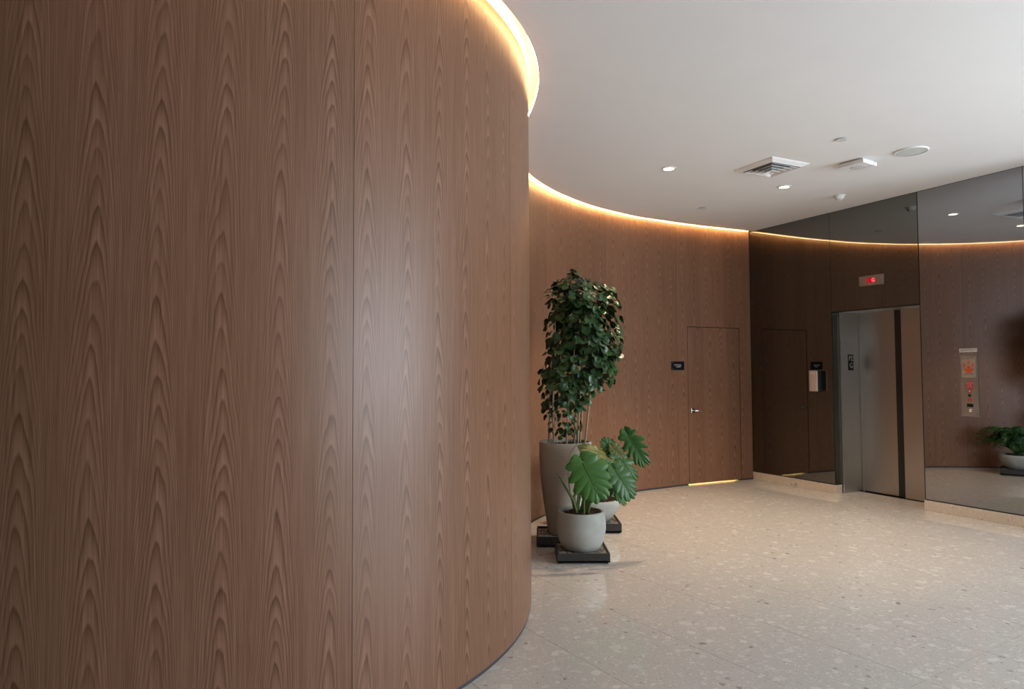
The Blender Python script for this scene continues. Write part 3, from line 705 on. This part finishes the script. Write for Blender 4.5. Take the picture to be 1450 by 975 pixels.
# black sign beside the timber door
sm0, sm1 = s_px(950.3, 6.4, 9.5), s_px(968.6, 6.4, 9.5); ss = (sm0+sm1)/2; pp = cw(ss, .0008, 0); pr = math.atan2(ctan(ss).y, ctan(ss).x)
zt_, zb_2 = at_y(960, 511.5, pp.y).z, at_y(960, 523.7, pp.y).z
sg = empty('door_sign', pp + Vector((0, 0, (zt_+zb_2)/2)), pr); hx, hz_ = (sm1-sm0)/2, (zt_-zb_2)/2
MB().box(-hx, hx, -.008, -.001, -hz_, hz_, .001).build('plate', M['black_plate'], sg)
text('lettering', 'ELECTRICAL', hz_*.40, M['ink_light'], sg, (0, -.0083, hz_*.16), ext=.0003); text('lettering', 'CLOSET', hz_*.40, M['ink_light'], sg, (hx*.1, -.0083, -hz_*.24), ext=.0003)
for sx in (-.82, .86):
    for sz in (-.74, .74): MB().tube([(hx*sx, -.0078, hz_*sz), (hx*sx, -.0115, hz_*sz)], .0065, 12).build('standoff', M['chrome'], sg, True)
tag(sg, 'small black sign with pale lettering and four chrome studs beside the timber door', 'sign')

# ------------------------------------------------------------------ trays, pots and plants
def tray(x, y, w, d, h_, rz, label):
    o = empty('planter_tray', (x*S, y*S, 0), rz); w *= S/2; d *= S/2; h_ *= S; k = .012
    b = MB(); b.box(-w, w, -d, d, .012, .024); b.box(-w, w, -d, -d+k, .012, h_, .0015); b.box(-w, w, d-k, d, .012, h_, .0015); b.box(-w, -w+k, -d+k, d-k, .012, h_, .0015); b.box(w-k, w, -d+k, d-k, .012, h_, .0015)
    b.build('pan', M['tray'], o)
    for sx in (-1, 1):
        for sy in (-1, 1): MB().box(sx*(w-.03)-.015, sx*(w-.03)+.015, sy*(d-.03)-.015, sy*(d-.03)+.015, 0, .012).build('foot', M['black'], o)
    g = MB(); rr = random.Random(int(x*1000)); top = h_-.012
    g.box(-w+k, w-k, -d+k, d-k, .0245, top-.006)
    for _ in range(520):
        px, py = rr.uniform(-w+.02, w-.02), rr.uniform(-d+.02, d-.02); r = rr.uniform(.004, .009); n = len(g.v); a = rr.uniform(0, PI)
        for dx, dy, dz in ((1,0,0),(0,1,0),(-1,0,0),(0,-1,0),(0,0,.7),(0,0,-.7)):
            g.v.append((px+r*(dx*math.cos(a)-dy*math.sin(a)), py+r*(dx*math.sin(a)+dy*math.cos(a)), top-.004+r*dz))
        g.f += [(n+i, n+(i+1) % 4, n+4) for i in range(4)]+[(n+(i+1) % 4, n+i, n+5) for i in range(4)]
    tag(g.build('gravel', M['gravel'], o), kind='stuff')
    tag(o, label, 'tray', 'square planter trays'); return top
TA, TM, TBW = (.415, 5.85), (.524, 5.362), (.745, 6.335)
ga = tray(*TA, .43, .40, .085, -.05, 'charcoal gravel tray under the tallest ribbed planter')
gm = tray(*TM, .388, .385, .076, 0.0, 'charcoal gravel tray under the rounded monstera pot, nearest the camera')
gb = tray(*TBW, .42, .42, .085, 0.0, 'charcoal gravel tray under the shallow bowl planter, farthest back')

def soil_disc(r, z, parent, seed, chips=120):
    rr = random.Random(seed); b = MB(); n0 = len(b.v)
    b.lathe([(0, z+.006), (r*.3, z+.005), (r*.6, z+.002), (r*.9, z), (r, z-.004)], 32)
    o = b.build('soil', M['soil'], parent, True)
    g = MB()
    for _ in range(chips):
        a = rr.uniform(0, 2*PI); q = r*.95*math.sqrt(rr.random()); px, py = q*math.cos(a), q*math.sin(a); L_ = rr.uniform(.008, .02); w_ = L_*.45; n = len(g.v); an = rr.uniform(0, PI); tl = rr.uniform(-.5, .5)
        for dx, dy, dz in ((-L_,-w_,0),(L_,-w_,0),(L_,w_,0),(-L_,w_,0),(0,0,w_),(0,0,-w_)):
            g.v.append((px+dx*math.cos(an)-dy*math.sin(an), py+dx*math.sin(an)+dy*math.cos(an), z+.007+dz+dx*tl))
        g.f += [(n+i, n+(i+1) % 4, n+4) for i in range(4)]+[(n+(i+1) % 4, n+i, n+5) for i in range(4)]
    tag(g.build('bark_chips', M['soil'], o), kind='stuff')

# ---- tall planter with the round-leaved aralia
AX, AY = .445*S, 5.86*S
al = empty('potted_aralia', (AX, AY, ga+.003)); ZR = .832*S - ga
R_ = .219*S
prof = [(0, 0), (.135*S, 0), (.148*S, .006), (.165*S, ZR*.15), (.188*S, ZR*.35), (.208*S, ZR*.58), (.218*S, ZR*.80), (.2195*S, ZR*.93), (.219*S, ZR-.006), (.215*S, ZR), (.199*S, ZR), (.196*S, ZR-.01), (.194*S, ZR-.06), (0, ZR-.06)]
MB().lathe(prof, 72).build('pot', M['pot_tall'], al, True)
soil_disc(.193*S, ZR-.035, al, 3, 80)
def lw(p): return Vector(p) - Vector((AX, AY, ga+.003))            # world -> plant-local
canes = []
for u, ut, vt, dy in ((777, 783, 505, .02), (784.5, 786, 455, -.05), (802, 815, 470, -.06), (813, 822, 440, .05), (818, 828, 415, -.02), (821, 838, 425, .06), (828, 846, 450, -.03)):
    y0 = 5.86*S + dy; p0 = at_y(u, 630, y0); p0.z = ga+.003+ZR-.04; p1 = at_y(ut, vt, y0 + dy*1.5)
    d = Vector((p0.x-AX, p0.y-AY, 0)); 
    if d.length > .17*S: p0 -= d*(1-.17*S/d.length)
    mid1 = p0.lerp(p1, .35) + Vector((random.uniform(-.015, .015), 0, 0)); mid2 = p0.lerp(p1, .7) + Vector((random.uniform(-.02, .02), random.uniform(-.02, .02), 0))
    pts = [lw(p0), lw(mid1), lw(mid2), lw(p1)]; canes.append((p0, mid1, mid2, p1))
    MB().tube(pts, [.0095, .0085, .007, .004], 7).build('cane', M['cane'], al, True)

def aralia_leaf_mesh():
    b = MB(); N = 11; L_ = 1.0
    b.v.append((0, .10, 0.0))
    for ringi, (rr, zz) in enumerate(((.55, .05), (1.0, .0))):
        for k in range(N):
            a = 2*PI*k/N; r = rr*.5*(1+(.05 if k % 2 else -.03)*ringi); x = r*math.sin(a)*1.04; y = .48 - r*math.cos(a)
            if k == 0 and ringi: y = .14
            z = .30*(x*x) - .32*(y-.45)**2 + .02*(k % 2)*ringi
            b.v.append((x, y, z))
    for k in range(N): b.f.append((0, 1+k, 1+(k+1) % N))
    for k in range(N): b.f.append((1+k, 1+N+k, 1+N+(k+1) % N, 1+(k+1) % N))
    b.tube([(0, -.75, -.22), (0, -.3, -.03), (0, .12, -.005)], [.012, .012, .016], 3, False)
    me = bpy.data.meshes.new('leaf'); me.from_pydata(b.v, [], b.f); me.update()
    for p in me.polygons: p.use_smooth = True
    me.materials.append(M['aralia']); return me
ALEAF = aralia_leaf_mesh()
# silhouette of the crown: (image row, left column, right column)
SIL = [(380, 808, 816), (392, 800, 822), (400, 778, 846), (410, 772, 872), (423, 767, 884), (445, 768, 884), (470, 768, 884), (500, 767, 884), (520, 764, 880), (540, 756, 872), (560, 755, 850), (580, 766, 832), (600, 772, 828), (622, 776, 826)]
def sil(v):
    for (v0, l0, r0), (v1, l1, r1) in zip(SIL[:-1], SIL[1:]):
        if v0 <= v <= v1: f = (v-v0)/(v1-v0); return l0+(l1-l0)*f, r0+(r1-r0)*f
    return None
rr = random.Random(11); leaves = []
tries = 0
while len(leaves) < 900 and tries < 60000:
    tries += 1
    v = rr.uniform(382, 618); l_, r_ = sil(v); low = v > 545
    if low and rr.random() > (.55 if v < 575 else .42): continue
    uc, hw_ = (l_+r_)/2, (r_-l_)/2
    yc = 5.86*S + .02
    c = at_y(uc, v, yc); half = hw_/FPX*yc
    a = rr.uniform(0, 2*PI); q = math.sqrt(rr.uniform(.12, 1.0)); 
    depth = min(half, .34)
    p = c + Vector((math.cos(a)*q*(half-.02), math.sin(a)*q*max(depth-.02, .05), 0))
    if any((p-o[0]).length < (.0275 if v < 545 else .042) for o in leaves): continue
    out = Vector((math.cos(a), math.sin(a), 0))
    topness = max(0, min(1, (450-v)/70))
    nrm = (out*(.9-.5*topness) + Vector((0, 0, .45+.9*topness)) + Vector((rr.uniform(-.6, .6), rr.uniform(-.7, .4), rr.uniform(-.35, .35)))).normalized()
    tip = (Vector((0, 0, -.7)) + out*.6 + Vector((rr.uniform(-1, 1), rr.uniform(-1, 1), rr.uniform(-.5, .5)))); tip = (tip - nrm*tip.dot(nrm)).normalized()
    leaves.append((p, nrm, tip, rr.uniform(.062, .092)*(.8 if v < 400 else .68 if v > 575 else 1), q + (.35 if math.sin(a) < 0 else 0)))
leaves.sort(key=lambda o: -o[4])
def leaf_mx(p, n, t): x = t.cross(n).normalized(); return Matrix((x, t, n)).transposed().to_4x4(), p
inner = MB()
for i, (p, n, t, sz, _) in enumerate(leaves):
    mx, _p = leaf_mx(p, n, t); mx = Matrix.Translation(lw(p - t*sz*.45)) @ mx @ Matrix.Scale(sz, 4)
    if i < 295:
        o = bpy.data.objects.new('leaf', ALEAF); C.objects.link(o); o.parent = al; o.matrix_local = mx
    else:
        n0 = len(inner.v); inner.v += [tuple(mx @ q.co) for q in ALEAF.vertices]; inner.f += [tuple(n0+k for k in pl_.vertices) for pl_ in ALEAF.polygons]
me = bpy.data.meshes.new('inner_foliage'); me.from_pydata(inner.v, [], inner.f); me.update(); tag(link('inner_foliage', me, M['aralia'], al, True), kind='stuff')
tag(al, 'tall round-leaved aralia on pale canes in the tallest ribbed grey-beige planter', 'potted plant')
print('aralia leaves', len(leaves))

# ---- monstera in the rounded pot
MX_, MY_ = TM[0]*S, TM[1]*S
mo = empty('potted_monstera', (MX_, MY_, gm+.003)); ZM = .352*S - gm
k = S
prof = [(0, 0), (.118*k, 0), (.136*k, .006), (.160*k, ZM*.14), (.180*k, ZM*.34), (.189*k, ZM*.55), (.187*k, ZM*.75), (.179*k, ZM*.92), (.175*k, ZM-.004), (.171*k, ZM), (.157*k, ZM), (.155*k, ZM-.008), (.155*k, ZM-.05), (0, ZM-.05)]
MB().lathe(prof, 64).build('pot', M['pot_grey'], mo, True)
soil_disc(.154*k, ZM-.026, mo, 5, 130)
def ml(p): return Vector(p) - Vector((MX_, MY_, gm+.003))
def monstera_mesh(lobes=6, width=1.0, fold=.25, droop=.35, cut=.55, seed=0):
    # unit leaf: base at the origin, tip at (0,1,0); lobes fan out from the midrib and part beyond 'cut'
    rr = random.Random(seed); b = MB()
    base = [(.02, 150, .34, .20), (.05, 118, .44, .20), (.17, 92, .53, .19), (.31, 74, .55, .18), (.46, 60, .50, .17), (.61, 47, .42, .15), (.74, 30, .30, .13)]
    def Z(x, y): return fold*abs(x)*(1-.6*abs(x)) - droop*.6*max(0, y-.15)**2 - droop*1.2*x*x
    NA, NL = 5, 9
    for side in (-1, 1):
        for j, (s0, th, ln, wd) in enumerate(base):
            th = math.radians(th + rr.uniform(-5, 5)); ln *= rr.uniform(.92, 1.06); c0 = cut + rr.uniform(-.12, .12) if j > 0 else .9
            cx, cy = 0.0, s0; n0 = len(b.v)
            for i in range(NL+1):
                w = i/NL; a = th - math.radians(26)*w*(1 if j < 6 else .7)
                dx, dy = math.sin(a), math.cos(a)
                if i: cx += dx*ln/NL; cy += dy*ln/NL
                if w < c0: hwid = wd*(.54 + .52*w)
                else:
                    g = (w-c0)/(1-c0); hwid = wd*(.54+.52*c0)*(1 - .36*min(1, g*2.2)) * math.sqrt(max(0, 1-max(0, (g-.35)/.65)**2.2))
                hwid = max(hwid, .004)
                for q in range(NA):
                    f = q/(NA-1)*2-1; x = cx + dy*f*hwid; y = cy - dx*f*hwid; x = max(x, 0.0); x *= width
                    y = max(-.30, y); b.v.append((side*x, y, Z(x, y) - .035*(f*f)*min(1, w*2) + .0015*(j % 2)))
            for i in range(NL):
                for q in range(NA-1):
                    a = n0+i*NA+q; f_ = (a, a+1, a+1+NA, a+NA); b.f.append(f_ if side > 0 else f_[::-1])
    b.tube([(0, -.02, .004), (0, .25, .004), (0, .5, Z(0, .5)+.004), (0, .75, Z(0, .75)+.004), (0, .98, Z(0, .98))], [.016, .014, .011, .007, .003], 4, False)
    me = bpy.data.meshes.new('leaf'); me.from_pydata(b.v, [], b.f); me.update()
    for p_ in me.polygons: p_.use_smooth = True
    return me
def mleaf(ub, vb, yb_, ut, vt, yt, facing, wid=1.0, mat='monstera', fold=.22, droop=.3, cut=.55, seed=0, root=None, lobes=6):
    Bp, Tp = at_y(ub, vb, yb_*S), at_y(ut, vt, yt*S); t_ = Tp-Bp; ln = t_.length; t_.normalize()
    n = Vector(facing); n = (n - t_*n.dot(t_)).normalized(); x = t_.cross(n)
    me = monstera_mesh(lobes, wid, fold, droop, cut, seed); me.materials.append(M[mat])
    o = bpy.data.objects.new('leaf', me); C.objects.link(o); o.parent = mo
    o.matrix_local = Matrix.Translation(ml(Bp)) @ Matrix((x, t_, n)).transposed().to_4x4() @ Matrix.Scale(ln, 4)
    if root is None: root = (random.uniform(-.03, .03), random.uniform(-.03, .03))
    r0 = Vector((MX_+root[0], MY_+root[1], gm+.003+ZM-.03)); e1 = Bp - n*.012
    mid = r0.lerp(e1, .5) + Vector((0, 0, .05)) + Vector(((r0.x-e1.x)*.2, (r0.y-e1.y)*.2, 0))
    pts = [r0, r0.lerp(mid, .5)+Vector((0, 0, .02)), mid, mid.lerp(e1, .55)+Vector((0, 0, .02)), e1]
    MB().tube([ml(p) for p in pts], [.0095, .0085, .0075, .006, .005], 7).build('petiole', M['petiole'], mo, True)
    return o
CAMD = Vector((-.1, -1, .0))
mleaf(826, 656, 5.18, 852, 709, 5.10, (-.05, -1, .45), 1.12, seed=1, root=(.02, -.05), fold=.12, droop=.25, cut=.6)
mleaf(852, 642, 5.40, 821, 630, 5.36, (-.1, -.55, .9), .95, 'monstera_old', seed=2, root=(-.03, .03), cut=.7)
mleaf(871, 640, 5.46, 853, 621, 5.44, (.1, -.8, .35), .95, seed=3, root=(.02, .05), cut=.5)
mleaf(868, 633, 5.42, 884, 650, 5.40, (-.25, -.8, .5), .8, 'monstera_old', seed=8, root=(.0, .06), cut=.6)
mleaf(890, 617, 5.44, 916, 660, 5.40, (-.25, -.9, .35), .72, seed=4, root=(.04, .04), cut=.28, fold=.3, droop=.4)
mleaf(874, 643, 5.42, 903, 679, 5.36, (.15, -.75, .65), .80, seed=5, root=(.05, .02), cut=.3)
mleaf(872, 667, 5.28, 897, 705, 5.22, (.25, -.9, .4), .95, seed=6, root=(.05, -.02), cut=.6)
mleaf(838, 645, 5.30, 822, 660, 5.24, (-.4, -.8, .5), .9, seed=7, root=(-.04, .0), cut=.55)
mleaf(858, 660, 5.34, 880, 690, 5.30, (.1, -.85, .5), .95, seed=9, root=(.03, .0), cut=.45)
mleaf(866, 690, 5.36, 888, 713, 5.33, (.3, -.8, .5), .7, seed=10, root=(.05, .03), cut=.35)
# rolled new leaf leaning to the left and a thin aerial root
p = [at_y(*q) for q in ((822, 722, 5.33*S), (811, 706, 5.30*S), (800, 688, 5.29*S), (788, 669, 5.29*S))]
p[0] = Vector((MX_-.03, MY_-.02, gm+.003+ZM-.03))
MB().tube([ml(q) for q in p], [.011, .013, .009, .002], 8).build('rolled_leaf', M['petiole'], mo, True)
p = [at_y(*q) for q in ((807, 696, 5.32*S), (804.8, 675, 5.33*S), (804.5, 655, 5.35*S), (808, 640, 5.38*S), (813, 633, 5.40*S), (819, 628, 5.42*S))]
p = [Vector((MX_-.05, MY_, gm+.003+ZM-.03))] + p
MB().tube([ml(q) for q in p], [.006, .005, .004, .0035, .0035, .004, .003], 6).build('aerial_root', M['root'], mo, True)
p = [Vector((MX_-.04, MY_-.01, gm+.003+ZM-.03)), at_y(813, 702, 5.32*S), at_y(818, 696, 5.31*S), at_y(822, 694, 5.31*S)]
MB().tube([ml(q) for q in p], [.008, .012, .014, .003], 7).build('dry_sheath', M['root'], mo, True)
tag(mo, 'monstera with large split leaves in the rounded grey concrete pot in front', 'potted plant')

# ---- shallow bowl with arching fronds
BX, BY = TBW[0]*S, TBW[1]*S
bo = empty('potted_fern', (BX, BY, gb+.003)); ZF = .268*S - gb
prof = [(0, 0), (.10*k, 0), (.125*k, .006), (.165*k, ZF*.22), (.205*k, ZF*.50), (.222*k, ZF*.72), (.224*k, ZF*.88), (.220*k, ZF-.004), (.216*k, ZF), (.202*k, ZF), (.200*k, ZF-.008), (.198*k, ZF-.04), (0, ZF-.04)]
MB().lathe(prof, 64).build('pot', M['pot_grey'], bo, True)
soil_disc(.197*k, ZF-.022, bo, 9, 60)
rr = random.Random(21)
for i in range(84):
    a = rr.uniform(0, 2*PI)
    if i < 16: a = rr.gauss(PI*.5, .55)
    dx, dy = math.cos(a), math.sin(a); reach = .20 + .26*max(0, dy)**1.2 + rr.uniform(-.04, .06); hgt = rr.uniform(.30, .62)
    if i > 55: reach *= .55; hgt = rr.uniform(.30, .58)
    if dx > .2: reach *= .62; hgt *= .85
    if dy < -.3: reach *= .75; hgt *= .8
    b0 = Vector((dx*.05*rr.random(), dy*.05*rr.random(), ZF-.02)); pts = []
    for q in range(9):
        f = q/8; pts.append(b0 + Vector((dx*reach*f**1.15, dy*reach*f**1.15, hgt*(2.35*f-2.0*f*f))))
    b = MB(); b.tube(pts, [.0035-.0025*q/8 for q in range(9)], 4, False)
    sd_ = Vector((-dy, dx, 0))
    for q in range(2, 17):
        f = q/16; j = min(7, int(f*8)); g = f*8-j; p = pts[j].lerp(pts[j+1], g); tg = (pts[j+1]-pts[j]).normalized(); up = sd_.cross(tg)*-1
        if up.z < 0: up = -up
        ll = .075*(math.sin(PI*min(.97, .25+f*.7))**.7)*rr.uniform(.85, 1.15)
        for sg_ in (-1, 1):
            ax = (sd_*sg_*.85 + tg*.55 - up*.15 + Vector((0, 0, rr.uniform(-.35, .1)))).normalized(); bx = ax.cross(up).normalized(); w_ = ll*.30; n0 = len(b.v)
            for qx, qy, qz in ((0, 0, 0), (.35, 1, .12), (.35, -1, .12), (.72, .72, .08), (.72, -.72, .08), (1.05, 0, -.12), (.45, 0, -.05)):
                b.v.append(tuple(p + ax*ll*qx + bx*w_*qy + up*ll*qz))
            b.f += [(n0, n0+1, n0+6), (n0, n0+6, n0+2), (n0+1, n0+3, n0+6), (n0+2, n0+6, n0+4), (n0+3, n0+5, n0+6), (n0+6, n0+5, n0+4)]
    me = bpy.data.meshes.new('frond'); me.from_pydata(b.v, [], b.f); me.update(); link('frond', me, M['fern'], bo, True)
tag(bo, 'bushy green fern in the shallow pale bowl planter at the back', 'potted plant')
